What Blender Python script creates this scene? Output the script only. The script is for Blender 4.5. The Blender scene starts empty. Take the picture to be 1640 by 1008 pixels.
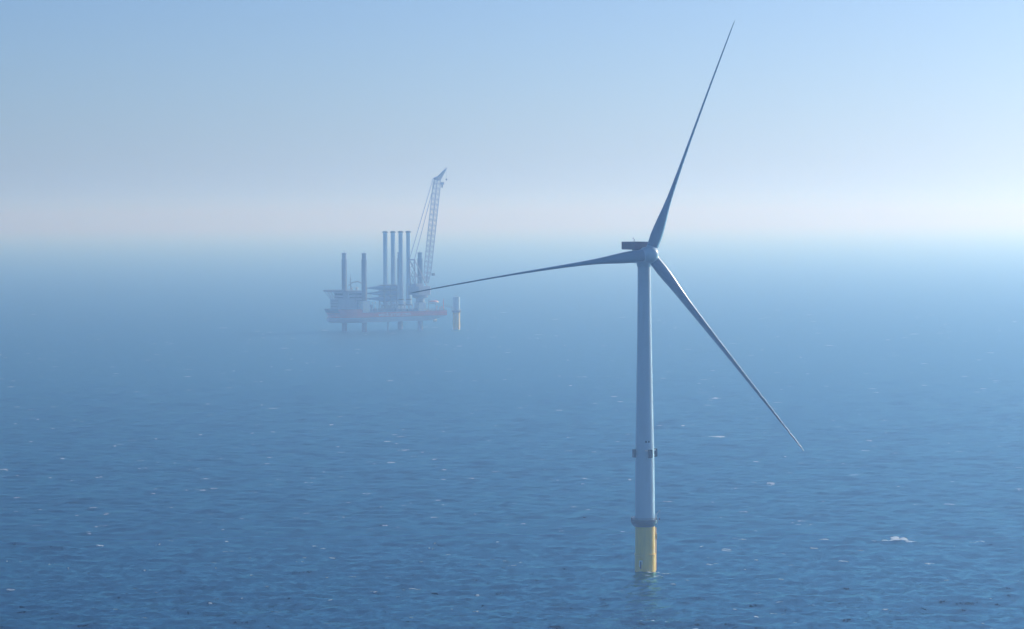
import bpy, bmesh, math, random
import numpy as np
from mathutils import Vector, Matrix

S = bpy.context.scene
C = S.collection
R = math.radians
random.seed(7)
rng = np.random.default_rng(11)

# ------------------------------------------------------------------ camera
CAM_H = 118.3
cd = bpy.data.cameras.new('camera')
cd.sensor_width = 36.0
cd.lens = 4500.0 / 1640.0 * 36.0
cd.clip_start = 1.0
cd.clip_end = 200000.0
cam = bpy.data.objects.new('camera', cd)
C.objects.link(cam)
M = Matrix.Rotation(math.pi / 2 - math.atan(154 / 4500), 4, 'X') @ Matrix.Rotation(R(-0.3), 4, 'Z')
cam.matrix_world = Matrix.Translation((0, 0, CAM_H)) @ M
S.camera = cam

# ------------------------------------------------------------------ sky, sun, exposure
SUN_EL, SUN_AZ = 20.0, 53.0          # degrees; azimuth clockwise from the viewing direction (+Y)
w = bpy.data.worlds.new('World')
S.world = w
w.use_nodes = True
nt = w.node_tree
nt.nodes.clear()
sky = nt.nodes.new('ShaderNodeTexSky')
sky.sky_type = 'NISHITA'
sky.sun_disc = False
sky.sun_elevation = R(SUN_EL)
sky.sun_rotation = R(SUN_AZ)
sky.altitude = 0
sky.air_density = 0.6
sky.dust_density = 1.09
sky.ozone_density = 5.8
bg = nt.nodes.new('ShaderNodeBackground')
bg.inputs['Strength'].default_value = 0.114
wo = nt.nodes.new('ShaderNodeOutputWorld')
nt.links.new(sky.outputs[0], bg.inputs[0])
nt.links.new(bg.outputs[0], wo.inputs[0])

sd = bpy.data.lights.new('sun', 'SUN')
sd.energy = 4.3
sd.angle = R(0.53)
sd.color = (1.0, 0.97, 0.93)
sun = bpy.data.objects.new('sun', sd)
C.objects.link(sun)
sv = Vector((math.sin(R(SUN_AZ)) * math.cos(R(SUN_EL)), math.cos(R(SUN_AZ)) * math.cos(R(SUN_EL)), math.sin(R(SUN_EL))))
sun.rotation_euler = sv.to_track_quat('Z', 'Y').to_euler()
sun.location = (300, 300, 600)

S.view_settings.view_transform = 'Standard'
S.view_settings.look = 'None'
S.view_settings.exposure = 0.12
S.view_settings.gamma = 1.0
S.cycles.use_denoising = True
S.cycles.use_adaptive_sampling = False
S.cycles.volume_bounces = 1
S.cycles.max_bounces = 6

# ------------------------------------------------------------------ materials
def new_mat(name):
    m = bpy.data.materials.new(name)
    m.use_nodes = True
    return m, m.node_tree, m.node_tree.nodes['Principled BSDF']

def paint(name, col, rough=0.45, var=0.12, scale=0.6, streak=False, metal=0.0):
    """Painted surface with soft weathering mottling (and vertical run-off streaks)."""
    m, t, b = new_mat(name)
    b.inputs['Roughness'].default_value = rough
    b.inputs['Metallic'].default_value = metal
    tc = t.nodes.new('ShaderNodeTexCoord')
    mp = t.nodes.new('ShaderNodeMapping')
    mp.inputs['Scale'].default_value = (scale, scale, scale * (0.12 if streak else 1.0))
    n = t.nodes.new('ShaderNodeTexNoise')
    n.inputs['Scale'].default_value = 1.0
    n.inputs['Detail'].default_value = 6.0
    n.inputs['Roughness'].default_value = 0.62
    r = t.nodes.new('ShaderNodeMapRange')
    r.inputs['From Min'].default_value = 0.3
    r.inputs['From Max'].default_value = 0.7
    r.inputs['To Min'].default_value = 1.0 - var
    r.inputs['To Max'].default_value = 1.0 + var * 0.5
    mx = t.nodes.new('ShaderNodeVectorMath')
    mx.operation = 'SCALE'
    mx.inputs[0].default_value = col
    t.links.new(tc.outputs['Object'], mp.inputs[0])
    t.links.new(mp.outputs[0], n.inputs['Vector'])
    t.links.new(n.outputs['Fac'], r.inputs['Value'])
    t.links.new(r.outputs[0], mx.inputs['Scale'])
    t.links.new(mx.outputs[0], b.inputs['Base Color'])
    return m

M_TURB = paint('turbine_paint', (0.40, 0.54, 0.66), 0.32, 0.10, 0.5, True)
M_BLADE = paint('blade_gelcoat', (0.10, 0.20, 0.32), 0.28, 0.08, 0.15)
M_YELLOW = paint('foundation_yellow', (0.84, 0.54, 0.015), 0.42, 0.18, 0.9, True)
M_DARK = paint('dark_steel', (0.035, 0.045, 0.06), 0.5, 0.2, 1.5)
M_GROWTH = paint('marine_growth', (0.025, 0.03, 0.02), 0.8, 0.4, 2.0)
M_STEEL = paint('grey_steel', (0.22, 0.24, 0.25), 0.5, 0.25, 0.7)
M_SHIPGREY = paint('ship_house_paint', (0.30, 0.33, 0.36), 0.5, 0.15, 0.3, True)
M_WHITE = paint('white_paint', (0.72, 0.73, 0.72), 0.45, 0.12, 0.5)
M_REDRAIL = paint('red_rail', (0.10, 0.012, 0.02), 0.5, 0.15, 2.0)
M_HULLRED = paint('hull_red', (0.74, 0.16, 0.055), 0.45, 0.18, 0.25, True)
M_HULLGREY = paint('hull_grey', (0.38, 0.42, 0.46), 0.5, 0.15, 0.25, True)
M_DECK = paint('deck_green', (0.10, 0.14, 0.13), 0.7, 0.25, 0.4)
M_LEG = paint('leg_steel', (0.14, 0.17, 0.20), 0.5, 0.2, 0.4, True)
M_CRANE = paint('crane_paint', (0.24, 0.26, 0.32), 0.5, 0.2, 0.5)
M_GLASS = paint('window_glass', (0.02, 0.03, 0.04), 0.08, 0.1, 1.0)
M_ORANGE = paint('lifeboat_orange', (0.55, 0.14, 0.03), 0.4, 0.1, 1.0)

# ------------------------------------------------------------------ mesh helpers
def obj(name, bm, mats, parent=None, smooth=False, loc=None):
    me = bpy.data.meshes.new(name)
    bmesh.ops.recalc_face_normals(bm, faces=bm.faces)
    bm.to_mesh(me)
    bm.free()
    for m in (mats if isinstance(mats, (list, tuple)) else [mats]):
        me.materials.append(m)
    if smooth:
        me.polygons.foreach_set('use_smooth', [True] * len(me.polygons))
        me.set_sharp_from_angle(angle=R(40))
    o = bpy.data.objects.new(name, me)
    C.objects.link(o)
    if parent is not None:
        o.parent = parent
    if loc is not None:
        o.location = loc
    return o

def thing(name, label, cat, loc, rz=0.0, group=None):
    o = bpy.data.objects.new(name, None)
    C.objects.link(o)
    o.location = loc
    o.rotation_euler = (0, 0, rz)
    o['label'] = label
    o['category'] = cat
    if group:
        o['group'] = group
    return o

def loft(bm, rings, cap=True, closed=True, mat=0):
    """Rings of equal point count joined into one skin."""
    vs = [[bm.verts.new(p) for p in r] for r in rings]
    n = len(vs[0])
    for a, b in zip(vs, vs[1:]):
        for i in range(n if closed else n - 1):
            j = (i + 1) % n
            bm.faces.new((a[i], a[j], b[j], b[i])).material_index = mat
    if cap:
        bm.faces.new(vs[0][::-1]).material_index = mat
        bm.faces.new(vs[-1]).material_index = mat
    return vs

def lathe(bm, prof, seg=48, c=(0, 0), mat=0, cap=True):
    """prof: list of (radius, z)."""
    rings = [[(c[0] + r * math.cos(2 * math.pi * k / seg), c[1] + r * math.sin(2 * math.pi * k / seg), z)
              for k in range(seg)] for r, z in prof]
    return loft(bm, rings, cap, True, mat)

def tube(bm, a, b, r, seg=8, r2=None, mat=0):
    a, b = Vector(a), Vector(b)
    d = (b - a).normalized()
    q = d.to_track_quat('Z', 'Y')
    rings = []
    for p, rr in ((a, r), (b, r if r2 is None else r2)):
        rings.append([p + q @ Vector((rr * math.cos(2 * math.pi * k / seg), rr * math.sin(2 * math.pi * k / seg), 0)) for k in range(seg)])
    loft(bm, rings, True, True, mat)

def box(bm, x0, x1, y0, y1, z0, z1, mat=0, bev=0.0):
    r = bmesh.ops.create_cube(bm, size=1.0)
    for v in r['verts']:
        v.co = Vector(((x0 + x1) / 2 + v.co.x * (x1 - x0), (y0 + y1) / 2 + v.co.y * (y1 - y0), (z0 + z1) / 2 + v.co.z * (z1 - z0)))
    fs = {f for v in r['verts'] for f in v.link_faces}
    for f in fs:
        f.material_index = mat
    if bev:
        es = {e for v in r['verts'] for e in v.link_edges}
        bmesh.ops.bevel(bm, geom=list(es), offset=bev, segments=2, affect='EDGES', profile=0.5)

def prism(bm, pts, z0, z1, mat=0):
    loft(bm, [[(x, y, z0) for x, y in pts], [(x, y, z1) for x, y in pts]], True, True, mat)

def ring_rail(bm, c, r, z, h, n=36, a0=0.0, a1=2 * math.pi, rt=0.05):
    for hz in (h, h * 0.5):
        for k in range(n):
            p = a0 + (a1 - a0) * k / n
            q = a0 + (a1 - a0) * (k + 1) / n
            tube(bm, (c[0] + r * math.cos(p), c[1] + r * math.sin(p), z + hz), (c[0] + r * math.cos(q), c[1] + r * math.sin(q), z + hz), rt, 6)
    for k in range(n):
        p = a0 + (a1 - a0) * k / n
        tube(bm, (c[0] + r * math.cos(p), c[1] + r * math.sin(p), z), (c[0] + r * math.cos(p), c[1] + r * math.sin(p), z + h), rt, 6)

def rail_line(bm, pts, h, step=2.0, rt=0.05):
    for a, b in zip(pts, pts[1:]):
        a, b = Vector(a), Vector(b)
        n = max(1, int((b - a).length / step))
        for hz in (h, h * 0.5):
            tube(bm, a + Vector((0, 0, hz)), b + Vector((0, 0, hz)), rt, 5)
        for k in range(n + 1):
            p = a.lerp(b, k / n)
            tube(bm, p, p + Vector((0, 0, h)), rt, 5)

# ------------------------------------------------------------------ sea
def build_sea():
    fp, h = 2810.0, CAM_H
    rows = [2.0, 60, 150, 300, 450, 560, 640]
    r = 700.0
    while r < 60000:
        rows.append(r)
        r += max(0.8, 0.42 * r * r / (fp * h)) if r < 4200 else r * 0.09
    rows = np.array(rows)
    fine = np.linspace(-15.5, 15.5, 1736)
    coarse = np.linspace(15.5, 344.5, 70)[1:-1]
    ang = np.radians(np.concatenate([fine, coarse]))
    nr, na = len(rows), len(ang)
    rr, aa = np.meshgrid(rows, ang, indexing='ij')
    X = rr * np.sin(aa)
    Y = rr * np.cos(aa)
    dr = np.gradient(rows)[:, None] * np.ones((1, na))
    da = np.abs(np.gradient(ang))
    da[0] = da[1]
    sp = np.maximum(dr, rr * da[None, :])
    Z = np.zeros_like(X)
    DX = np.zeros_like(X)
    DY = np.zeros_like(X)
    lost = np.zeros_like(X)
    nw = 90
    lam = 1.9 * (17 / 1.9) ** (np.arange(nw) / (nw - 1))
    for k in range(nw):
        L = lam[k]
        kk = 2 * math.pi / L
        th = R(-82) + rng.normal(0, 0.36 + 0.4 * (1 - k / nw))
        amp = 0.0105 * L ** 0.70 * rng.uniform(0.5, 1.3)
        ph = rng.uniform(0, 2 * math.pi)
        fade = np.clip((L / sp - 2.0) / 1.2, 0, 1)
        lost += (1 - fade) ** 2 * (kk * amp) ** 2 * 0.5
        arg = kk * (X * math.cos(th) + Y * math.sin(th)) + ph
        c, s = np.cos(arg), np.sin(arg)
        Z += fade * amp * c
        DX -= fade * 0.75 * amp * math.cos(th) * s
        DY -= fade * 0.75 * amp * math.sin(th) * s
    # foam flecks: (x, y, half length, half depth)
    foam = np.zeros_like(X)
    def fleck(x, y, hl, hd, a=1.0, tilt=0.0):
        rad, an = math.hypot(x, y), math.atan2(x, y)
        i0, i1 = np.searchsorted(rows, [rad - hl - hd - 4, rad + hl + hd + 4])
        j0, j1 = np.searchsorted(ang[:1736], [an - 2.5 * hl / rad, an + 2.5 * hl / rad])
        i0, i1 = max(i0 - 1, 0), min(i1 + 1, nr)
        xs, ys = X[i0:i1, j0:j1] - x, Y[i0:i1, j0:j1] - y
        u = xs * math.cos(tilt) + ys * math.sin(tilt)
        v = -xs * math.sin(tilt) + ys * math.cos(tilt)
        v = v + 0.25 * hd * np.sin(u * 2.1 / hl + x)
        d = (u / hl) ** 2 + (v / np.maximum(hd, 0.55 * sp[i0:i1, j0:j1])) ** 2
        foam[i0:i1, j0:j1] = np.maximum(foam[i0:i1, j0:j1], a * np.clip(1.25 - d, 0, 1))
    for x, y, hl, hd, a in FOAM:
        n = 1 + int(hl * 2.2)
        for _ in range(n):
            o = rng.uniform(-1, 1) * (n > 1)
            fleck(x + o * hl * 0.9, y + rng.normal(0, 0.35) * hd * (n > 1), (0.8 if n == 1 else rng.uniform(0.25, 0.6)) * hl, hd * rng.uniform(0.22, 0.42),
                  a * rng.uniform(0.75, 1.1) * (1.1 - 0.4 * abs(o)), rng.normal(0, 0.25))
    for _ in range(1800):
        rad = 760 * (3600 / 760) ** (rng.uniform() ** 0.8)
        an = R(rng.uniform(-15, 15))
        q = rng.uniform() ** 2.2
        fleck(rad * math.sin(an), rad * math.cos(an), (0.9 + 2.2 * q) * (rad / 1000) ** 0.55, (0.22 + 0.4 * q) * (rad / 1000) ** 0.8,
              0.5 + 0.5 * rng.uniform() ** 1.5, rng.normal(0, 0.2))
    Z += 0.25 * foam * (rr < 1600)
    # smoother, flatter water left by the current behind the ship's legs
    slick = np.zeros_like(X)
    for (x0, y0), (x1, y1), wd in SLICK:
        ux, uy = x1 - x0, y1 - y0
        ll = ux * ux + uy * uy
        t = ((X - x0) * ux + (Y - y0) * uy) / ll
        d = np.abs((X - x0) * uy - (Y - y0) * ux) / math.sqrt(ll)
        ww = wd * (0.5 + 0.9 * np.clip(t, 0, 1))
        slick = np.maximum(slick, np.clip(1.4 - d / ww, 0, 1) * np.clip(t * 8, 0, 1) * np.clip((1.05 - t) * 2.2, 0, 1))
    co = np.stack([X + DX, Y + DY, Z], -1).reshape(-1, 3)
    co = np.vstack([co, [[0, 0, 0]]])
    i, j = np.meshgrid(np.arange(nr - 1), np.arange(na), indexing='ij')
    j2 = (j + 1) % na
    quads = np.stack([i * na + j, i * na + j2, (i + 1) * na + j2, (i + 1) * na + j], -1).reshape(-1, 4)[:, ::-1]
    jj = np.arange(na)
    tris = np.stack([np.full(na, nr * na), jj, (jj + 1) % na], -1)[:, ::-1]
    me = bpy.data.meshes.new('sea')
    nq, ntri = len(quads), len(tris)
    me.vertices.add(len(co))
    me.vertices.foreach_set('co', co.astype(np.float32).ravel())
    me.loops.add(nq * 4 + ntri * 3)
    me.loops.foreach_set('vertex_index', np.concatenate([quads.ravel(), tris.ravel()]).astype(np.int32))
    me.polygons.add(nq + ntri)
    me.polygons.foreach_set('loop_start', np.concatenate([np.arange(nq) * 4, nq * 4 + np.arange(ntri) * 3]).astype(np.int32))
    me.polygons.foreach_set('use_smooth', np.ones(nq + ntri, dtype=bool))
    me.update(calc_edges=True)
    for nm, arr in (('foam', foam), ('slick', slick), ('lost', np.sqrt(lost))):
        at = me.attributes.new(nm, 'FLOAT', 'POINT')
        at.data.foreach_set('value', np.append(arr.ravel(), 0).astype(np.float32))
    o = bpy.data.objects.new('sea', me)
    C.objects.link(o)
    o['kind'] = 'structure'
    me.materials.append(sea_mat())
    return o

def sea_mat():
    m, t, b = new_mat('sea_water')
    N, L = t.nodes, t.links
    tc = N.new('ShaderNodeTexCoord')
    def noise(scale, stretch, detail, rough=0.6, dist=0.0):
        mp = N.new('ShaderNodeMapping')
        mp.inputs['Rotation'].default_value = (0, 0, R(6))
        mp.inputs['Scale'].default_value = (scale / stretch, scale, scale)
        n = N.new('ShaderNodeTexNoise')
        n.inputs['Scale'].default_value = 1.0
        n.inputs['Detail'].default_value = detail
        n.inputs['Roughness'].default_value = rough
        n.inputs['Distortion'].default_value = dist
        L.new(tc.outputs['Object'], mp.inputs[0])
        L.new(mp.outputs[0], n.inputs['Vector'])
        return n.outputs['Fac']
    def math_(op, a, bb, clamp=False):
        n = N.new('ShaderNodeMath')
        n.operation = op
        n.use_clamp = clamp
        for k, v in ((0, a), (1, bb)):
            if isinstance(v, (int, float)):
                n.inputs[k].default_value = v
            else:
                L.new(v, n.inputs[k])
        return n.outputs[0]
    fo = N.new('ShaderNodeAttribute'); fo.attribute_name = 'foam'
    sl = N.new('ShaderNodeAttribute'); sl.attribute_name = 'slick'
    # capillary and chop slopes: unfiltered slope noise at three sizes
    lo = N.new('ShaderNodeAttribute'); lo.attribute_name = 'lost'
    gust = noise(0.006, 2.0, 4.0, 0.6)
    def slope(scale, stretch, detail, k):
        mp = N.new('ShaderNodeMapping')
        mp.inputs['Rotation'].default_value = (0, 0, R(7))
        mp.inputs['Scale'].default_value = (scale / stretch, scale, scale)
        n = N.new('ShaderNodeTexNoise')
        n.inputs['Scale'].default_value = 1.0
        n.inputs['Detail'].default_value = detail
        n.inputs['Roughness'].default_value = 0.6
        L.new(tc.outputs['Object'], mp.inputs[0])
        L.new(mp.outputs[0], n.inputs['Vector'])
        sb = N.new('ShaderNodeVectorMath'); sb.operation = 'SUBTRACT'
        sb.inputs[1].default_value = (0.5, 0.5, 0.5)
        L.new(n.outputs['Color'], sb.inputs[0])
        ml = N.new('ShaderNodeVectorMath'); ml.operation = 'MULTIPLY'
        ml.inputs[1].default_value = (k * 0.75, k, 0.0)
        L.new(sb.outputs[0], ml.inputs[0])
        return ml.outputs[0]
    def vadd(a, b_):
        n = N.new('ShaderNodeVectorMath'); n.operation = 'ADD'
        L.new(a, n.inputs[0]); L.new(b_, n.inputs[1])
        return n.outputs[0]
    sl_all = vadd(vadd(slope(0.13, 1.9, 3.0, 0.8), slope(0.45, 1.7, 3.0, 0.85)), slope(1.8, 1.3, 2.0, 0.45))
    amp_ = N.new('ShaderNodeVectorMath'); amp_.operation = 'SCALE'
    st = math_('MULTIPLY', math_('ADD', math_('MULTIPLY', gust, 1.1), 0.45), math_('SUBTRACT', 1.0, math_('MULTIPLY', sl.outputs['Fac'], 0.55)))
    L.new(sl_all, amp_.inputs[0]); L.new(st, amp_.inputs['Scale'])
    ge = N.new('ShaderNodeNewGeometry')
    nm = N.new('ShaderNodeVectorMath'); nm.operation = 'NORMALIZE'
    L.new(vadd(ge.outputs['Normal'], amp_.outputs[0]), nm.inputs[0])
    # foam breakup
    fn = noise(0.7, 1.6, 5.0, 0.8, 0.8)
    fmask = math_('MULTIPLY', math_('SUBTRACT', math_('ADD', fo.outputs['Fac'], math_('MULTIPLY', fn, 2.2)), 1.5), 2.2, True)
    body = N.new('ShaderNodeBsdfDiffuse')
    body.inputs['Color'].default_value = (0.0, 0.005, 0.010, 1)
    L.new(nm.outputs[0], body.inputs['Normal'])
    gl = N.new('ShaderNodeBsdfGlossy')
    gl.inputs['Color'].default_value = (0.30, 0.80, 1.0, 1)
    L.new(nm.outputs[0], gl.inputs['Normal'])
    L.new(math_('ADD', 0.14, math_('MULTIPLY', lo.outputs['Fac'], 0.9), True), gl.inputs['Roughness'])
    fr = N.new('ShaderNodeFresnel')
    fr.inputs['IOR'].default_value = 1.25
    L.new(nm.outputs[0], fr.inputs['Normal'])
    wat = N.new('ShaderNodeMixShader')
    L.new(math_('MULTIPLY', math_('POWER', fr.outputs[0], 4.4), 0.42, True), wat.inputs[0])
    L.new(body.outputs[0], wat.inputs[1]); L.new(gl.outputs[0], wat.inputs[2])
    fd_ = N.new('ShaderNodeBsdfDiffuse')
    fd_.inputs['Color'].default_value = (0.70, 0.80, 0.87, 1)
    fin = N.new('ShaderNodeMixShader')
    L.new(fmask, fin.inputs[0])
    L.new(wat.outputs[0], fin.inputs[1]); L.new(fd_.outputs[0], fin.inputs[2])
    L.new(fin.outputs[0], N['Material Output'].inputs['Surface'])
    N.remove(b)
    return m

FOAM = [
    # (x, y, half length, half depth, strength) metres
    (140.2, 1022.4, 5.0, 6.5, 1.5), (147.5, 1030, 2.6, 2.2, 0.6), (132, 1019, 2.2, 1.6, 0.6),
    (-110.6, 1067, 1.4, 3.2, 0.95), (-66.8, 1112, 1.0, 3.2, 0.95), (19.1, 1267, 1.7, 3.2, 0.95), (-30.5, 1382, 1.5, 3.2, 0.95), (-0.4, 953, 1.5, 2.6, 0.95), (67.0, 953, 1.3, 2.6, 0.95),
    (40.7, 821, 4.1, 1.9, 0.95), (96.8, 1222, 1.9, 3.2, 0.95), (80.6, 844, 1.3, 1.3, 0.95), (72.5, 827, 1.5, 1.9, 0.95), (132.5, 1836, 4.1, 3.2, 0.95), (110.7, 1511, 7.6, 3.2, 0.95),
    (97.0, 1590, 2.8, 3.2, 0.95), (141.8, 952, 2.8, 2.6, 0.95), (113.5, 1241, 3.4, 3.2, 0.95), (347.2, 2014, 2.7, 3.2, 0.95), (216.4, 1630, 2.2, 3.2, 0.95), (-200.1, 1273, 2.1, 3.2, 0.95),
    (-190.5, 1291, 2.2, 3.1, 0.95), (-176.2, 1335, 3.0, 3.2, 0.95), (-124.1, 946, 1.1, 2.5, 0.95), (-129.3, 1021, 1.1, 2.0, 0.95), (-207.1, 1148, 1.3, 3.2, 0.95), (-231.3, 1420, 1.9, 3.2, 0.95),
    (-240.2, 1360, 0.9, 3.2, 0.95), (-159.0, 965, 1.3, 1.7, 0.95), (-151.3, 952, 1.1, 1.7, 0.95), (-176.2, 974, 1.1, 1.8, 0.95), (48.8, 921, 1.6, 1.6, 0.95), (109.5, 873, 1.2, 1.4, 0.95),
    (-43.9, 886, 1.2, 1.5, 0.95), (-29.5, 1003, 1.1, 1.9, 0.95), (-73.9, 968, 1.3, 1.8, 0.95), (114.9, 1078, 1.4, 2.2, 0.95), (-15.4, 1119, 1.2, 2.4, 0.95),
    # broken water round the foundation
    (47.4, 932.0, 1.6, 2.2, 1.0), (40.6, 931.8, 1.4, 2.0, 0.9), (44.0, 929.9, 2.6, 1.6, 1.0), (50.5, 927.5, 2.4, 2.3, 0.9), (46.0, 925.0, 2.6, 2.2, 0.8),
]
SLICK = [((-165, 2930), (-330, 2600), 22.0)]
build_sea()

# ------------------------------------------------------------------ wind turbine
TX, TY = 44.03, 934.1
HUB_Z, OVER, YAW = 106.15, 5.4, R(18)

def turbine():
    t = thing('wind_turbine', 'large pale three bladed wind turbine on a yellow foundation standing in the sea', 'wind turbine', (TX, TY, 0))
    # foundation
    bm = bmesh.new()
    lathe(bm, [(3.47, 0.35), (3.47, 5.9), (3.58, 6.0), (3.58, 6.3), (3.34, 6.4), (3.31, 15.4)], 64)
    fnd = obj('foundation', bm, M_YELLOW, t, True)
    bm = bmesh.new()
    lathe(bm, [(3.49, -3.0), (3.49, 0.34)], 64)
    obj('waterline_band', bm, M_GROWTH, fnd, True)
    # hatch with pale frame, low on the camera side
    a = R(-116)
    def on_wall(bm, ang, r, z0, z1, w_, d, mat=0):
        rt = Matrix.Rotation(ang, 3, 'Z')
        n0 = len(bm.verts)
        bm2 = bmesh.new()
        box(bm2, r, r + d, -w_ / 2, w_ / 2, z0, z1, mat)
        for v in bm2.verts:
            v.co = rt @ v.co
        me = bpy.data.meshes.new('tmp'); bm2.to_mesh(me); bm2.free()
        bm.from_mesh(me); bpy.data.meshes.remove(me)
    bm = bmesh.new()
    on_wall(bm, R(-118), 3.40, 1.6, 4.0, 0.42, 0.18)
    obj('tube_outlet', bm, M_DARK, fnd)
    bm = bmesh.new()
    on_wall(bm, R(-118), 3.40, 4.03, 4.35, 1.1, 0.14)
    on_wall(bm, R(-126.0), 3.40, 2.2, 4.02, 0.22, 0.14)
    on_wall(bm, R(-110.5), 3.40, 3.0, 4.02, 0.16, 0.14)
    obj('outlet_frame', bm, M_WHITE, fnd)
    bm = bmesh.new()
    on_wall(bm, R(6), 3.25, 11.3, 12.9, 0.9, 0.7)
    on_wall(bm, R(6), 3.25, 12.95, 13.3, 0.3, 0.45)
    obj('anode_box', bm, M_YELLOW, fnd)
    bm = bmesh.new()
    for s in (-0.35, 0.35):
        aa = R(12) + s / 3.4
        p = (3.75 * math.cos(aa), 3.75 * math.sin(aa))
        tube(bm, (*p, 0.5), (*p, 15.0), 0.07, 6)
    for k in range(40):
        z = 0.8 + k * 0.355
        p0 = R(12) - 0.35 / 3.4; p1 = R(12) + 0.35 / 3.4
        tube(bm, (3.75 * math.cos(p0), 3.75 * math.sin(p0), z), (3.75 * math.cos(p1), 3.75 * math.sin(p1), z), 0.03, 5)
    obj('ladder', bm, M_YELLOW, fnd)
    # working platform with railing
    pc = (-0.35, -0.1)
    bm = bmesh.new()
    lathe(bm, [(3.36, 15.45), (3.75, 15.9), (4.35, 16.75), (4.4, 16.9), (4.4, 17.1), (3.1, 17.12)], 64, pc)
    plat = obj('platform', bm, M_DARK, t, True)
    bm = bmesh.new()
    ring_rail(bm, pc, 4.33, 17.1, 1.25, 44, rt=0.045)
    lathe(bm, [(4.36, 17.1), (4.37, 17.1), (4.37, 17.75), (4.36, 17.75)], 64, pc)
    obj('railing', bm, M_DARK, plat)
    bm = bmesh.new()
    box(bm, -4.3, -3.75, -0.5, 0.3, 17.15, 18.5, 0, 0.06)
    obj('switch_cabinet', bm, M_WHITE, plat)
    bm = bmesh.new()
    box(bm, -3.95, -3.45, -1.6, -0.9, 17.15, 19.0, 0, 0.06)
    obj('switch_cabinet', bm, M_WHITE, plat)
    bm = bmesh.new()
    tube(bm, (3.55, -0.9, 17.1), (3.55, -0.9, 19.6), 0.11, 8)
    tube(bm, (3.55, -0.9, 19.5), (4.9, -1.3, 20.9), 0.08, 8)
    tube(bm, (3.55, -0.9, 18.4), (4.3, -1.12, 20.2), 0.05, 6)
    tube(bm, (4.9, -1.3, 20.9), (4.9, -1.3, 18.2), 0.025, 5)
    tube(bm, (3.9, -1.1, 16.0), (4.25, -1.1, 17.9), 0.09, 6)
    obj('davit_crane', bm, M_WHITE, plat)
    bm = bmesh.new()
    box(bm, 4.55, 4.95, -1.5, -1.1, 17.75, 18.2, 0, 0.05)
    obj('winch', bm, M_REDRAIL, plat)
    # tower
    bm = bmesh.new()
    prof = [(3.31, 17.12), (3.27, 22), (3.22, 30), (3.14, 38), (3.08, 43), (2.96, 48), (2.82, 55), (2.68, 62), (2.56, 70), (2.42, 78), (2.3, 88), (2.2, 98), (2.17, 102.3)]
    lathe(bm, prof, 72)
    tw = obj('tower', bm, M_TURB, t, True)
    bm = bmesh.new()
    def rad(z):
        for (r0, z0), (r1, z1) in zip(prof, prof[1:]):
            if z0 <= z <= z1:
                return r0 + (r1 - r0) * (z - z0) / (z1 - z0)
        return prof[-1][0]
    for z in (43.0, 70.0):
        bm = bmesh.new()
        lathe(bm, [(rad(z) - 0.05, z - 0.09), (rad(z) + 0.012, z - 0.08), (rad(z) + 0.012, z + 0.08), (rad(z) - 0.05, z + 0.09)], 72)
        obj('flange_seam', bm, M_TURB, tw, True)
    for ang in (-85.5, -67):
        bm = bmesh.new()
        on_wall(bm, R(ang), rad(44) - 0.06, 43.6, 44.15, 0.6, 0.1)
        obj('vent', bm, M_DARK, tw)
    # ring of antenna boxes on brackets
    for ang in (-65, 22, 115, 203):
        g = bmesh.new()
        on_wall(g, R(ang), rad(40) + 0.42, 38.6, 41.3, 1.25, 0.8)
        bx = obj('equipment_box', g, M_DARK, tw)
        for off, r_in, z0, z1, w_, d_ in ((0, 0.1, 39.0, 39.25, 1.0, 0.52), (0, 0.1, 40.6, 40.85, 1.0, 0.52), (-19, 0.06, 40.75, 41.15, 0.95, 0.62)):
            g = bmesh.new()
            on_wall(g, R(ang + off), rad(40) - r_in, z0, z1, w_, d_)
            obj('bracket', g, M_WHITE, bx)
    # nacelle (axis leans 5 degrees off level)
    tilt = R(4)
    ax = Vector((math.sin(YAW) * math.cos(tilt), -math.cos(YAW) * math.cos(tilt), math.sin(tilt)))
    side = Vector((math.cos(YAW), math.sin(YAW), 0))
    up = side.cross(-ax).normalized()
    if up.z < 0:
        up = -up
    hub = Vector((0, 0, HUB_Z)) + Vector((math.sin(YAW), -math.cos(YAW), 0)) * OVER
    def F(u, s, v):      # u along axis from the hub (towards the wind), s sideways, v up
        return hub + ax * u + side * s + up * v
    def axial(bm, prof, seg=48):
        loft(bm, [[F(u, r * math.cos(2 * math.pi * k / seg), r * math.sin(2 * math.pi * k / seg)) for k in range(seg)] for r, u in prof])
    bm = bmesh.new()
    axial(bm, [(2.4, -2.35), (2.6, -2.5), (2.65, -2.9), (2.65, -4.2), (2.5, -4.5), (2.3, -4.7), (2.1, -5.0)])
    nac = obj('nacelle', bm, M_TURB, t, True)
    bm = bmesh.new()
    rings = []
    for u, hw, hh in ((-4.9, 2.0, 2.0), (-5.6, 2.2, 2.15), (-10, 2.2, 2.15), (-13.0, 2.1, 2.1), (-13.8, 1.6, 1.6)):
        ring = []
        for k in range(32):
            p = 2 * math.pi * k / 32
            c, s = math.cos(p), math.sin(p)
            e = 0.5
            ring.append(F(u, hw * math.copysign(abs(c) ** e, c), -0.1 - 0.0 * u + hh * math.copysign(abs(s) ** e, s)))
        rings.append(ring)
    loft(bm, rings)
    lathe(bm, [(2.2, 101.9), (2.5, 102.4), (2.5, 103.6)], 48)
    obj('nacelle_housing', bm, M_TURB, nac, True)
    # red hoist platform on the roof, level
    lev = Vector((math.sin(YAW), -math.cos(YAW), 0))
    def F(u, s, v):
        return Vector((hub.x, hub.y, HUB_Z)) + lev * u + side * s + Vector((0, 0, v))
    bm = bmesh.new()
    def fbox(bm, u0, u1, s0, s1, v0, v1):
        rings = [[F(u0, s0, v), F(u1, s0, v), F(u1, s1, v), F(u0, s1, v)] for v in (v0, v1)]
        loft(bm, rings)
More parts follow.
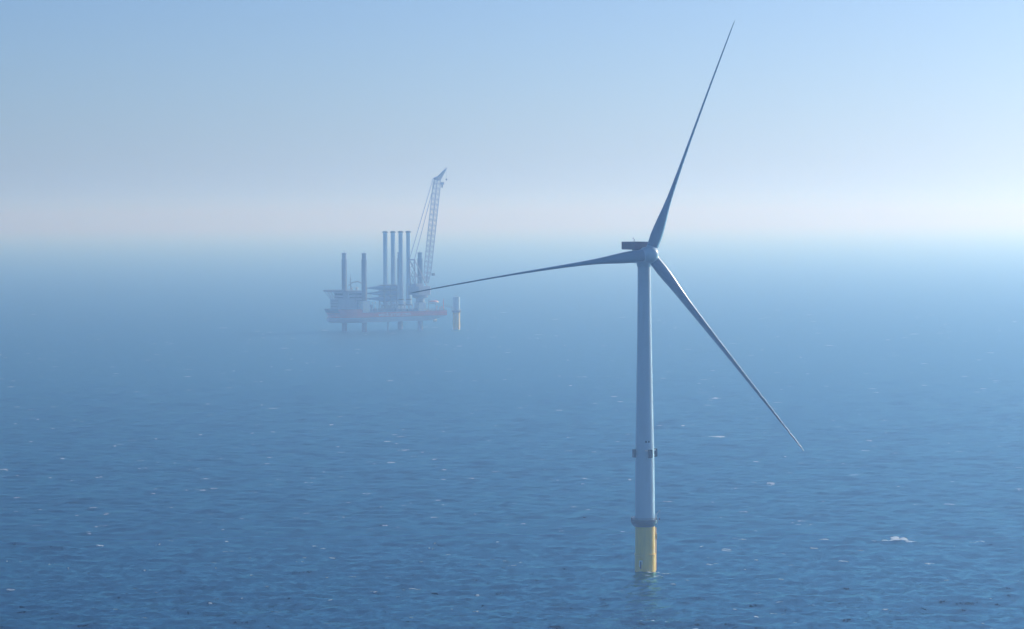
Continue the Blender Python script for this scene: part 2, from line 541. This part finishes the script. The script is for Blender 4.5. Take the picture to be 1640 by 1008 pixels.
    fbox(bm, -18.5, -6.8, -3.05, 3.05, 1.5, 1.7)
    fbox(bm, -12.5, -7.5, -1.6, 1.6, 0.8, 1.48)
    hp = obj('hoist_platform', bm, M_DARK, nac)
    bm = bmesh.new()
    for (u0, u1, s0, s1) in ((-18.5, -6.8, -3.05, -2.97), (-18.5, -6.8, 2.97, 3.05), (-18.5, -18.42, -2.96, 2.96), (-6.9, -6.8, -2.96, 2.96)):
        fbox(bm, u0, u1, s0, s1, 1.72, 4.0)
    obj('safety_fence', bm, M_REDRAIL, hp)
    bm = bmesh.new()
    for s in (-3.1, 3.1):
        for k in range(8):
            u = -18.45 + k * 11.6 / 7
            tube(bm, F(u, s, 1.6), F(u, s, 4.05), 0.07, 6)
        tube(bm, F(-18.5, s, 4.05), F(-6.8, s, 4.05), 0.08, 6)
    for u in (-18.5, -6.8):
        tube(bm, F(u, -3.1, 4.05), F(u, 3.1, 4.05), 0.08, 6)
    obj('fence_rail', bm, M_DARK, hp)
    bm = bmesh.new()
    tube(bm, F(-12.5, -1.2, 2.2), F(-12.5, -1.2, 5.6), 0.05, 6)
    tube(bm, F(-13.4, -0.4, 2.2), F(-13.4, -0.4, 5.0), 0.09, 6)
    tube(bm, F(-12.5, -1.5, 5.2), F(-12.5, -0.9, 5.2), 0.05, 6)
    obj('weather_mast', bm, M_STEEL, hp)
    def F(u, s, v):
        return hub + ax * u + side * s + up * v
    # hub
    bm = bmesh.new()
    axial(bm, [(2.3, -2.3), (2.55, -2.0), (2.7, -1.0), (2.72, 0.3), (2.6, 1.2), (2.3, 2.0), (1.75, 2.7), (1.0, 3.15), (0.3, 3.3)])
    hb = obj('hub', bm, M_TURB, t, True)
    # blades, feathered
    for phi, BR in ((68.5, 84.6), (186.1, 84.6), (308.5, 82.6)):
        ph = R(phi)
        d = (side * math.cos(ph) + up * math.sin(ph)).normalized()
        tg = (side * math.sin(ph) - up * math.cos(ph)).normalized()   # clockwise tangent
        st = [  # r, chord, thickness, twist, round
            (1.2, 3.8, 3.8, 0, 1), (2.6, 3.8, 3.8, 0, 1), (4.0, 3.85, 3.85, 0, 1), (6.5, 4.15, 4.05, 0, .85), (9.5, 4.5, 3.75, 1, .6), (12.5, 4.8, 3.15, 2, .35),
            (16, 4.85, 2.35, 2, .15), (20, 4.7, 1.72, 3, 0), (25, 4.35, 1.3, 4, 0), (32, 3.8, 0.95, 5, 0), (40, 3.2, 0.74, 6, 0), (50, 2.6, 0.58, 7, 0),
            (60, 2.2, 0.47, 8, 0), (69, 1.65, 0.42, 9, 0), (76, 1.25, 0.38, 10, 0), (80.5, 0.9, 0.33, 10, 0), (83.4, 0.55, 0.22, 10, 0), (84.5, 0.2, 0.1, 10, 0)]
        bm = bmesh.new()
        rings = []
        n = 28
        for r_, ch, tk, tw_, ro in st:
            r_ = r_ * BR / 84.5
            be = R(102 - tw_ * 0.8)
            cdir = tg * math.cos(be) + ax * math.sin(be)
            tdir = tg * math.sin(be) - ax * math.cos(be)
            ring = []
            bend = ax * (4.2 * (r_ / 84.5) ** 1.7) - Vector((0, 0, 3.0 * abs(math.cos(ph)) * (r_ / 84.5) ** 2))
            for k in range(n):
                p = 2 * math.pi * k / n
                xr, yr = 0.5 * math.cos(p), 0.5 * math.sin(p)
                xx = 0.5 * (1 + math.cos(p))            # 1 trailing edge .. 0 leading
                th = 5 * 1.0 * (0.2969 * math.sqrt(xx) - 0.126 * xx - 0.3516 * xx ** 2 + 0.2843 * xx ** 3 - 0.1036 * xx ** 4)
                xa = xx - 0.32
                ya = math.copysign(th, math.sin(p)) if 0 < k < n and k != n // 2 else 0.0
                px_ = (ro * xr + (1 - ro) * xa) * ch
                py_ = (ro * yr + (1 - ro) * ya) * tk
                ring.append(hub + bend + d * r_ - cdir * px_ + tdir * py_)
            rings.append(ring)
        # denser rings so the outline stays smooth
        loft(bm, rings)
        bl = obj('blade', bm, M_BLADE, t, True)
        bm = bmesh.new()
        q = d.to_track_quat('Z', 'Y')
        loft(bm, [[hub + d * r_ + q @ Vector((rr_ * math.cos(2 * math.pi * k / 40), rr_ * math.sin(2 * math.pi * k / 40), 0)) for k in range(40)]
                  for r_, rr_ in ((1.0, 1.93), (2.45, 1.95), (2.55, 1.9))])
        obj('root_collar', bm, M_TURB, bl, True)
    return t
turbine()

# ------------------------------------------------------------------ jack-up installation ship
SHX, SHY, SHR = -137.5, 2981.0, R(218)
def W2L(x, y, z):
    dx, dy = x - SHX, y - SHY
    return Vector((dx * math.cos(SHR) + dy * math.sin(SHR), -dx * math.sin(SHR) + dy * math.cos(SHR), z))
def L2W(s, y, z):
    return Vector((SHX + s * math.cos(SHR) - y * math.sin(SHR), SHY + s * math.sin(SHR) + y * math.cos(SHR), z))

def ship():
    t = thing('jackup_ship', 'red hulled jack-up installation ship raised on four legs in the hazy distance', 'ship', (SHX, SHY, 0), SHR)
    # hull: plan outlines at rising heights
    stem = [(10.0, 66.3), (10.4, 67.4), (12, 68.2), (13.4, 67.6), (15.0, 65.4), (15.2, 65.0), (16.6, 63.9), (18, 64.3), (20.4, 66.4), (24.2, 69.6)]
    bm = bmesh.new()
    rings = []
    for z, sm in stem:
        zz = min(z, 20.4)
        end = -47 - 22 * min(1, (zz - 10) / 5.2)
        low = max(0.0, (15.0 - z) / 5)
        shoulder = 44 - 10 * low
        hb = 22 - 0.6 * low
        side = []
        for k in range(10):
            side.append((end + (shoulder - end) * k / 10, hb))
        for k in range(13):
            p = k / 12 * math.pi / 2
            side.append((shoulder + (sm - shoulder) * math.sin(p) ** 1.0, max(0.02, hb * math.cos(p) ** (0.75 + 0.6 * low))))
        ring = [(s, y, z if s > 40 else zz) for s, y in side] + [(s, -y, z if s > 40 else zz) for s, y in side[::-1][1:]]
        if z > 20.4:
            ring = [(s, y, 24.2 if s > 43 else 20.42) for s, y, _ in ring]
        rings.append(ring)
    vs = loft(bm, rings)
    for f in bm.faces:
        zc = sum(v.co.z for v in f.verts) / len(f.verts)
        f.material_index = 2 if zc > 20.405 and abs(f.normal.z) > 0.9 else (1 if zc < 15.1 else 0)
    for f in bm.faces:
        f.normal_update()
        if all(v.co.z > 20.3 for v in f.verts) and abs(f.normal.z) > 0.5:
            f.material_index = 2
    hull = obj('hull', bm, [M_HULLRED, M_HULLGREY, M_DECK], t, True)
    # lettering along the port side
    cu = bpy.data.curves.new('lettering', 'FONT')
    cu.body = 'windcarrier.com'
    cu.size = 5.4
    cu.extrude = 0.03
    tmp = bpy.data.objects.new('tmp', cu)
    C.objects.link(tmp)
    dg = bpy.context.evaluated_depsgraph_get()
    me = bpy.data.meshes.new_from_object(tmp.evaluated_get(dg))
    bpy.data.objects.remove(tmp)
    xs = [v.co.x for v in me.vertices]
    k = 41.5 / (max(xs) - min(xs))
    for v in me.vertices:
        x, y, z = v.co
        v.co = (20.8 - (x - min(xs)) * k, 22.06 + z, 15.95 + y * k * 1.0)
    me.materials.append(M_WHITE)
    o = bpy.data.objects.new('lettering', me)
    C.objects.link(o)
    o.parent = hull
    bm = bmesh.new()
    rail_line(bm, [(42.5, 21.7, 20.4), (-68.7, 21.7, 20.4), (-68.7, -21.7, 20.4), (42.5, -21.7, 20.4)], 1.2, 4.0, 0.09)
    obj('deck_railing', bm, M_STEEL, hull)
    # thruster under the raked stern
    bm = bmesh.new()
    tube(bm, (-58, 15, 13.6), (-58, 15, 9.9), 0.8, 12)
    tube(bm, (-59.8, 15, 9.6), (-56.2, 15, 9.6), 1.5, 16)
    obj('thruster', bm, M_WHITE, t, True)
    bm = bmesh.new()
    tube(bm, (0, 10, -6), (0, 10, 10.1), 0.75, 12)
    obj('water_intake_pipe', bm, M_LEG, t)
    # legs and jack houses
    for ls, ly in ((36.25, -18.3), (36.25, 18.3), (-36.25, -18.3), (-36.25, 18.3)):
        bm = bmesh.new()
        lathe(bm, [(2.52, -12), (2.52, 76.6), (2.2, 76.8), (2.2, 78.2), (2.45, 78.3), (2.45, 79.3), (2.2, 79.4), (2.2, 81.0), (2.5, 81.1), (2.5, 82.6)], 32, (ls, ly))
        tube(bm, (ls, ly, 82.5), (ls, ly, 84.3), 0.2, 6)
        lg = obj('leg', bm, M_LEG, t, True)
        bm = bmesh.new()
        for kk in range(6):
            p = R(60 * kk + 15)
            tube(bm, (ls + 2.55 * math.cos(p), ly + 2.55 * math.sin(p), -10), (ls + 2.55 * math.cos(p), ly + 2.55 * math.sin(p), 76), 0.22, 6)
        obj('jacking_rack', bm, M_DARK, lg)
        bm = bmesh.new()
        sy = math.copysign(1, ly)
        c0 = ly - 4.6
        box(bm, ls - 4.6, ls + 4.6, c0, c0 + 8.4 + 0.35, 20.38, 32.6 if ls > 0 else 29.6, 0, 0.25)
        jh = obj('jack_house', bm, M_WHITE, t)
    # accommodation
    bm = bmesh.new()
    prism(bm, [(30, -13.4), (30, 13.4), (42.2, 13.4), (46, 16.5), (53, 15), (61.5, 7.5), (61.5, -7.5), (53, -15), (46, -16.5), (42.2, -13.4)], 20.4, 34.6)
    sup = obj('accommodation_block', bm, M_SHIPGREY, t)
    bm = bmesh.new()
    prism(bm, [(33, -12), (33, 12), (52, 12.5), (56, 8), (56, -8), (52, -12.5)], 34.6, 42.6)
    prism(bm, [(31, -14), (31, 14), (53, 14.5), (58, 9), (58, -9), (53, -14.5)], 42.62, 43.3)
    wh = obj('wheelhouse', bm, M_SHIPGREY, t)
    for z0, z1 in ((38.6, 40.6), (35.6, 36.6)):
        for bb in ((34, 51.5, 12.1, 12.6), (56.0, 56.1, -7.6, 7.6)):
            bm = bmesh.new()
            box(bm, *bb, z0, z1)
            obj('window_band', bm, M_GLASS, wh)
    for zz in (23.6, 26.6, 29.6, 32.4):
        for k in range(9):
            bm = bmesh.new()
            box(bm, 31.0 + k * 1.25, 31.7 + k * 1.25, 13.38, 13.46, zz, zz + 0.9)
            obj('window', bm, M_GLASS, sup)
        for k in range(8):
            bm = bmesh.new()
            box(bm, 61.48, 61.56, -6.6 + k * 1.8, -5.8 + k * 1.8, zz, zz + 0.9)
            obj('window', bm, M_GLASS, sup)
    # helideck
    bm = bmesh.new()
    oc = [(60 + 12.4 * math.cos(R(22.5 + 45 * k)), 12.4 * math.sin(R(22.5 + 45 * k))) for k in range(8)]
    prism(bm, oc, 43.6, 44.3)
    hd = obj('helideck', bm, M_DECK, t)
    bm = bmesh.new()
    oc2 = [(60 + 13.8 * math.cos(R(22.5 + 45 * k)), 13.8 * math.sin(R(22.5 + 45 * k))) for k in range(8)]
    for a, b, a2, b2 in zip(oc2, oc2[1:] + oc2[:1], oc, oc[1:] + oc[:1]):
        tube(bm, (*a, 44.2), (*b, 44.2), 0.12, 6)
        tube(bm, (*a, 44.2), (*a2, 43.8), 0.12, 6)
        tube(bm, ((a[0] + b[0]) / 2, (a[1] + b[1]) / 2, 44.2), ((a2[0] + b2[0]) / 2, (a2[1] + b2[1]) / 2, 43.8), 0.1, 6)
    obj('safety_net_frame', bm, M_STEEL, hd)
    bm = bmesh.new()
    for y in (-8, -3, 3, 8):
        tube(bm, (69.5, y, 43.6), (61.4, y * 0.8, 34.4), 0.3, 8)
        tube(bm, (64, y, 43.6), (61.4, y * 0.8, 34.4), 0.25, 8)
        tube(bm, (69.5, y, 42.6), (57, y, 42.6), 0.25, 8)
    for x in (58, 64, 69.5):
        tube(bm, (x, -9, 43.2), (x, 9, 43.2), 0.25, 8)
    obj('support_truss', bm, M_STEEL, hd)
    # masts and deck cranes on the roof
    bm = bmesh.new()
    tube(bm, (41, 0, 43.3), (41, 0, 58), 0.45, 8, 0.25)
    tube(bm, (41, -3, 52), (41, 3, 52), 0.2, 6)
    tube(bm, (41, -2, 55), (41, 2, 55), 0.18, 6)
    tube(bm, (42.5, -1.8, 49), (42.5, 1.8, 49), 0.3, 6)
    tube(bm, (39.3, 1.5, 43.3), (41, 0.2, 51), 0.22, 6)
    tube(bm, (39.3, -1.5, 43.3), (41, -0.2, 51), 0.22, 6)
    tube(bm, (41, 0, 58), (41, 0, 61.5), 0.1, 6)
    obj('radar_mast', bm, M_STEEL, t)
    for x, y, r in ((38, 7, 1.5), (35.5, -6, 1.2), (47, 8, 0.9)):
        bm = bmesh.new()
        bmesh.ops.create_uvsphere(bm, u_segments=16, v_segments=10, radius=r, matrix=Matrix.Translation((x, y, 43.3 + r * 1.6)))
        tube(bm, (x, y, 43.3), (x, y, 43.3 + r), r * 0.4, 8)
        obj('satellite_dome', bm, M_WHITE, t, True)
    bm = bmesh.new()
    tube(bm, (28, 10, 20.4), (28, 10, 45), 1.0, 12)
    for a, b in zip([(28, 10, 45), (32, 9, 50.5), (37, 8, 52.8), (43, 7, 52.0)], [(32, 9, 50.5), (37, 8, 52.8), (43, 7, 52.0), (47, 6, 49)]):
        tube(bm, a, b, 0.55, 8, 0.45)
    tube(bm, (28, 10, 42), (33, 9, 49), 0.3, 8)
    obj('knuckle_crane', bm, M_STEEL, t, True)
    for x, y, z, w_ in ((24.5, 14, 20.4, 3.0), (24.5, 14, 24.5, 2.6), (20.5, 15, 20.4, 3.2)):
        bm = bmesh.new()
        box(bm, x - w_ / 2, x + w_ / 2, y - 1.5, y + 1.5, z, z + 4.0, 0, 0.15)
        obj('deck_house', bm, M_STEEL, t)
    for x, z in ((25.1, 30), (21.6, 30.5), (25.3, 24.2), (22.0, 24.6)):
        bm = bmesh.new()
        tube(bm, (x, 17.5, 20.4), (x, 17.5, z - 0.4), 0.14, 6)
        box(bm, x - 0.7, x + 0.7, 17.2, 18.3, z - 0.4, z + 1.0, 0, 0.2)
        obj('floodlight_post', bm, M_WHITE, t)
    # tower seat frame on deck
    bm = bmesh.new()
    box(bm, -38.5, -0.2, -5, 5, 20.4, 21.4)
    for k in range(4):
        s = -4.2 - k * 10.1
        for dx in (-3.2, 3.2):
            for dy in (-3.2, 3.2):
                tube(bm, (s + dx, dy, 21.3), (s + dx * 0.8, dy * 0.8, 26.0), 0.45, 8)
        box(bm, s - 3.6, s + 3.6, -3.6, 3.6, 25.9, 26.6)
    obj('tower_seat_frame', bm, M_STEEL, t)
    for x0, x1, y0, y1, z1 in [(x - 2.8, x + 2.8, 17, 20, 23.2) for x in (-6, -14, -22, -30)] + [(-27, -11, 11, 15, 22.4)]:
        bm = bmesh.new()
        box(bm, x0, x1, y0, y1, 20.4, z1, 0, 0.1)
        obj('deck_locker', bm, M_STEEL, t)
    # gangway and mast at the stern
    bm = bmesh.new()
    tube(bm, (-66, 20, 20.4), (-66, 20, 32.5), 0.55, 10, 0.3)
    tube(bm, (-66, 20, 24.6), (-66.8, 18, 29.5), 0.2, 6)
    for x, h in ((-63, 4.5), (-60.5, 3.5), (-57, 5)):
        tube(bm, (x, 20, 20.4), (x, 20, 20.4 + h), 0.3, 8)
        tube(bm, (x, 20, 20.4 + h), (x - 1.6, 20, 20.4 + h * .7), 0.25, 6)
    obj('gangway_mast', bm, M_HULLRED, t)
    bm = bmesh.new()
    a, b = W2L(-73.0, 3004.5, 24.9), W2L(-63.6, 2999.6, 22.6)
    sd_ = Vector((0.5, 0.85, 0)).normalized()
    for s in (-0.9, 0.9):
        tube(bm, a + sd_ * s, b + sd_ * s, 0.16, 6)
        tube(bm, a + sd_ * s + Vector((0, 0, 1.5)), b + sd_ * s + Vector((0, 0, 1.5)), 0.14, 6)
        for k in range(7):
            p, q = a.lerp(b, k / 6), a.lerp(b, min(1, (k + 0.5) / 6))
            tube(bm, p + sd_ * s, q + sd_ * s + Vector((0, 0, 1.5)), 0.1, 5)
    loft(bm, [[p + sd_ * s + Vector((0, 0, z)) for s, z in ((-0.9, 0), (0.9, 0), (0.9, 0.18), (-0.9, 0.18))] for p in (a, b)])
    obj('gangway', bm, M_CRANE, t)
    # main crane round the port aft leg
    cs, cy = -36.25, 18.3
    cw = L2W(cs, cy, 0)
    u = Vector((0.75, 0.6614, 0))
    lat = Vector((-0.6614, 0.75, 0))
    def K(a, l, z):
        p = cw + u * a + lat * l
        return W2L(p.x, p.y, z)
    bm = bmesh.new()
    lathe(bm, [(4.5, 29.6), (4.5, 33.6), (8.4, 35.0), (8.4, 37.4)], 40, (cs, cy))
    obj('crane_pedestal', bm, M_STEEL, t, True)
    bm = bmesh.new()
    pts = [(-11.5, -6), (-9, -8.5), (7, -8.5), (9.5, -6), (9.5, 6), (7, 8.5), (-9, 8.5), (-11.5, 6)]
    loft(bm, [[K(a, l, z) for a, l in pts] for z in (37.5, 46.6)])
    loft(bm, [[K(a * .55 - 3, l * .55, z) for a, l in pts] for z in (46.62, 49.5)])
    obj('crane_house', bm, M_SHIPGREY, t)
    bm = bmesh.new()
    for l in (-4.2, 4.2):
        tube(bm, K(-9.5, l, 46.5), K(-11, l, 75), 0.6, 8)
        tube(bm, K(6, l, 46.5), K(-10.6, l, 74.6), 0.55, 8)
        tube(bm, K(-2, l, 46.5), K(-10.8, l, 64), 0.35, 8)
        tube(bm, K(-10, l, 57), K(-1, l, 57), 0.3, 8)
    tube(bm, K(-11, -4.8, 75), K(-11, 4.8, 75), 0.8, 10)
    for z0, z1 in ((48, 57), (57, 66), (66, 74)):
        tube(bm, K(-9.6, -4.2, z0), K(-10.5, 4.2, z1), 0.25, 6)
        tube(bm, K(-9.6, 4.2, z0), K(-10.5, -4.2, z1), 0.25, 6)
    obj('crane_mast', bm, M_CRANE, t)
    # lattice boom
    A = Vector((8.5, 0, 50)); B = Vector((25.0, 0, 161.5))
    dirb = (B - A).normalized()
    nrm = Vector((dirb.z, 0, -dirb.x))
    def bp(tt, e, l):
        grow = min(1, tt / 0.12, (1 - tt) / 0.06 + 0.45)
        hd_, hl = 2.6 * (0.35 + 0.65 * grow), 3.0 * (0.75 + 0.25 * grow)
        p = A + (B - A) * tt + nrm * (e * hd_)
        return K(p.x, l * hl, p.z)
    bm = bmesh.new()
    ns = 20
    ts = [k / ns for k in range(ns + 1)]
    cr = [(-1, -1), (1, -1), (1, 1), (-1, 1)]
    for t0, t1 in zip(ts, ts[1:]):
        for (e, l), (e2, l2) in zip(cr, cr[1:] + cr[:1]):
            tube(bm, bp(t0, e, l), bp(t1, e, l), 0.42, 6)
            tube(bm, bp(t0, e, l), bp(t0, e2, l2), 0.2, 5)
            tm = (t0 + t1) / 2
            tube(bm, bp(t0, e, l), bp(tm, e2, l2), 0.22, 5)
            tube(bm, bp(tm, e2, l2), bp(t1, e, l), 0.22, 5)
    boom = obj('crane_boom', bm, M_CRANE, t)
    bm = bmesh.new()
    prof = [(20.6, 160.6), (20.6, 162.0), (26.5, 163.8), (35.6, 171.0), (36.2, 170.4), (33.5, 166.6), (30.5, 162.6), (28.0, 159.0), (24.5, 159.4)]
    loft(bm, [[K(a, l, z) for a, z in prof] for l in (-1.4, 1.4)])
    tube(bm, K(35.4, 0, 170.5), K(36.0, 0, 173.6), 0.3, 6)
    tube(bm, K(36.0, 0, 170.5), K(38.6, 0, 172.8), 0.35, 6)
    obj('boom_head', bm, M_CRANE, boom)
    bm = bmesh.new()
    loft(bm, [[K(31.5 + a, l, z) for a, l in ((-1.6, -1.2), (1.6, -1.2), (1.6, 1.2), (-1.6, 1.2))] for z in (154.8, 157.4)])
    loft(bm, [[K(31.5 + a, l, z) for a, l in ((-.6, -.6), (.6, -.6), (.6, .6), (-.6, .6))] for z in (151.6, 154.7)])
    for a in (-1.2, 1.2):
        tube(bm, K(31.5 + a, 0, 157.3), K(31.0 + a, 0, 163.4), 0.09, 5)
    obj('hook_block', bm, M_DARK, boom)
    bm = bmesh.new()
    p = K(37.5, 0, 160.4)
    bmesh.ops.create_uvsphere(bm, u_segments=12, v_segments=8, radius=0.95, matrix=Matrix.Translation(p))
    tube(bm, p, K(37.5, 0, 171), 0.07, 5)
    tube(bm, p, p - Vector((0, 0, 1.8)), 0.25, 6)
    obj('hook_ball', bm, M_DARK, boom)
    bm = bmesh.new()
    loft(bm, [[K(16.2 + a, -2.5 + l, z) for a, l in ((-1.3, -1.2), (1.3, -1.2), (1.3, 1.2), (-1.3, 1.2))] for z in (57.5, 60.2)])
    obj('boom_winch', bm, M_DARK, boom)
    for l in (-4.2, 4.2):
        bm = bmesh.new()
        tube(bm, K(-11, l, 75), K(20.8, l * .5, 161.5), 0.32, 6)
        obj('stay_cable', bm, M_CRANE, t)
    # blade storage rack
    bm = bmesh.new()
    for s in (-7.5, 0.5, 8.5):
        for y in (6.3, 15.7):
            tube(bm, (s, y, 20.4), (s, y, 48.6), 0.5, 8)
        for z in (31.3, 37.0, 42.6, 48.4):
            tube(bm, (s, 6.3, z), (s, 15.7, z), 0.4, 8)
        tube(bm, (s, 6.3, 20.6), (s, 15.7, 31.2), 0.3, 6)
        tube(bm, (s, 15.7, 20.6), (s, 6.3, 31.2), 0.3, 6)
    for y in (6.3, 15.7):
        for z in (31.3, 37.0, 42.6, 48.4):
            tube(bm, (-7.5, y, z), (8.5, y, z), 0.45, 8)
        for a, b in ((-7.5, 0.5), (0.5, 8.5)):
            for z0, z1 in ((20.8, 31.2), (31.4, 37), (37, 42.6), (42.6, 48.3)):
                tube(bm, (a, y, z0), (b, y, z1), 0.25, 6)
    box(bm, -9, 10, 5.6, 16.4, 20.4, 24.0, 0, 0.2)
    obj('blade_rack', bm, M_STEEL, t)
    return t
ship()


zt = (31.8, 37.5, 43.1)
lab = [['outer blade lying in the lowest layer of the ship rack', 'inner blade lying in the lowest layer of the ship rack'],
       ['outer blade lying in the middle layer of the ship rack', 'inner blade lying in the middle layer of the ship rack'],
       ['outer blade lying in the top layer of the ship rack', 'inner blade lying in the top layer of the ship rack']]
first = None
for ti in range(3):
    for ci, y in enumerate((13.3, 8.7)):
        if first is None:
            bm = bmesh.new()
            rings = []
            for x, ww, hh in ((0, 2.2, 2.3), (1.5, 2.25, 2.35), (8, 2.2, 2.6), (14, 2.1, 2.6), (20, 1.6, 2.2), (26, 1.1, 1.5), (32, 0.7, 0.9), (36, 0.4, 0.5), (37.6, 0.08, 0.1)):
                rings.append([(x, ww * math.cos(2 * math.pi * k / 20), 2.5 + hh * math.sin(2 * math.pi * k / 20)) for k in range(20)])
            loft(bm, rings)
            first = o = obj('stored_blade', bm, M_BLADE, None, True)
        else:
            o = first.copy()
            C.objects.link(o)
        o.location = L2W(-9.4, y, zt[ti])
        o.rotation_euler = (0, 0, SHR)
        o['label'] = lab[ti][ci]
        o['category'] = 'turbine blade'
        o['group'] = 'blades stacked in the ship rack'

# tower sections standing on the deck
tl = ['tower section on the ship deck, nearest the bow and the blade rack', 'second tower section from the bow, partly behind the blade rack',
      'third tower section from the bow, hiding the far aft leg', 'tower section on the ship deck standing nearest the crane']
proto = None
for k in range(4):
    loc = L2W(-4.2 - 10.1 * k, 0, 26.6)
    if proto is None:
        proto = root = thing('tower_section', tl[k], 'tower section', loc, SHR, 'tower sections standing on the ship')
        bm = bmesh.new()
        lathe(bm, [(2.95, 0), (2.95, 4.5), (2.85, 12), (2.6, 24), (2.42, 34), (2.33, 48), (2.3, 77.2)], 40)
        obj('shaft', bm, M_TURB, root, True)
        bm = bmesh.new()
        lathe(bm, [(2.32, 77.2), (3.1, 77.3), (3.1, 78.3), (2.2, 78.4), (2.0, 78.9)], 40)
        obj('top_flange', bm, M_DARK, root, True)
        bm = bmesh.new()
        lathe(bm, [(3.0, 5.4), (3.16, 5.5), (3.16, 6.3), (3.0, 6.4)], 40)
        obj('door_collar', bm, M_DARK, root, True)
        bm = bmesh.new()
        lathe(bm, [(3.3, -0.02), (3.3, 0.6), (2.9, 0.7)], 40)
        obj('base_flange', bm, M_DARK, root, True)
        bm = bmesh.new()
        for a in range(8):
            p = R(45 * a)
            tube(bm, (3.6 * math.cos(p), 3.6 * math.sin(p), 77.9), (3.6 * math.cos(p + R(45)), 3.6 * math.sin(p + R(45)), 77.9), 0.2, 6)
            tube(bm, (3.0 * math.cos(p), 3.0 * math.sin(p), 77.8), (3.6 * math.cos(p), 3.6 * math.sin(p), 77.9), 0.15, 6)
        obj('lifting_ring', bm, M_STEEL, root)
    else:
        root = proto.copy()
        C.objects.link(root)
        root.location = loc
        root['label'] = tl[k]
        for ch in list(proto.children):
            c = ch.copy()
            C.objects.link(c)
            c.parent = root

# lifeboat hung at the port side of the stern
lb = thing('lifeboat', 'enclosed lifeboat with white hull hung above the ship stern', 'lifeboat', L2W(-52.5, 20.0, 27.6), SHR)
bm = bmesh.new()
rings = []
for x, ww, hh in ((-7.2, .1, .5), (-6, 1.2, 1.3), (-3, 1.9, 1.8), (2, 1.9, 1.8), (5, 1.4, 1.6), (7.2, .15, .6)):
    rings.append([(x, ww * math.cos(p), 1.9 + (hh * math.sin(p) if math.sin(p) < 0 else 0.25 * math.sin(p))) for p in [2 * math.pi * k / 20 for k in range(20)]])
loft(bm, rings)
obj('hull', bm, M_WHITE, lb, True)
bm = bmesh.new()
rings = []
for x, ww, hh in ((-6.2, .4, .6), (-5, 1.3, 1.2), (-2, 1.65, 1.6), (3, 1.6, 1.5), (5.6, .9, .7)):
    rings.append([(x, ww * math.cos(p), 2.1 + hh * math.sin(p)) for p in [math.pi * k / 14 for k in range(15)]])
loft(bm, rings)
obj('canopy', bm, M_ORANGE, lb, True)
for x in (-4.5, 4.5):
    bm = bmesh.new()
    tube(bm, (x, -2.6, -7.1), (x, -2.6, 4.2), 0.3, 8)
    tube(bm, (x, -2.6, 4.2), (x, 0, 4.6), 0.25, 8)
    tube(bm, (x, 0, 4.6), (x, 0, 3.4), 0.08, 6)
    obj('davit', bm, M_STEEL, lb)

# ------------------------------------------------------------------ waiting foundation beside the ship
fd = thing('turbine_foundation', 'short bare foundation with yellow lower half standing beside the ship stern', 'foundation', (-59.42, 2998.0, 0))
bm = bmesh.new()
lathe(bm, [(3.95, -6), (3.95, 18.2)], 48)
obj('pile', bm, M_YELLOW, fd, True)
bm = bmesh.new()
lathe(bm, [(3.82, 19.7), (3.8, 34.2), (3.9, 34.3), (3.9, 34.9), (3.5, 35.0)], 48)
obj('upper_section', bm, M_TURB, fd, True)
bm = bmesh.new()
lathe(bm, [(3.97, 18.2), (4.9, 18.9), (4.9, 19.6), (3.85, 19.72)], 48)
ring_rail(bm, (0, 0), 4.8, 19.6, 1.2, 20, rt=0.08)
obj('platform', bm, M_DARK, fd, True)
bm = bmesh.new()
tube(bm, (4.4, -1, 19.6), (4.4, -1, 21.6), 0.18, 6)
tube(bm, (4.4, -1, 21.5), (6.0, -1.4, 22.3), 0.15, 6)
obj('davit_crane', bm, M_WHITE, fd)

# ------------------------------------------------------------------ haze
bm = bmesh.new()
box(bm, -70000, 70000, -70000, 70000, -3.2, 230)
hz = obj('haze', bm, [], None)
hz['kind'] = 'stuff'
hz['label'] = 'thin blue sea haze lying over the water'
m = bpy.data.materials.new('sea_haze')
m.use_nodes = True
t = m.node_tree
t.nodes.clear()
v = t.nodes.new('ShaderNodeVolumePrincipled')
v.inputs['Color'].default_value = (0.36, 0.60, 1.0, 1)
v.inputs['Density'].default_value = 0.00033
v.inputs['Anisotropy'].default_value = 0.6
v.inputs['Absorption Color'].default_value = (1, 1, 1, 1)
v.inputs['Density Attribute'].default_value = ''
oo = t.nodes.new('ShaderNodeOutputMaterial')
t.links.new(v.outputs[0], oo.inputs['Volume'])
hz.data.materials.append(m)
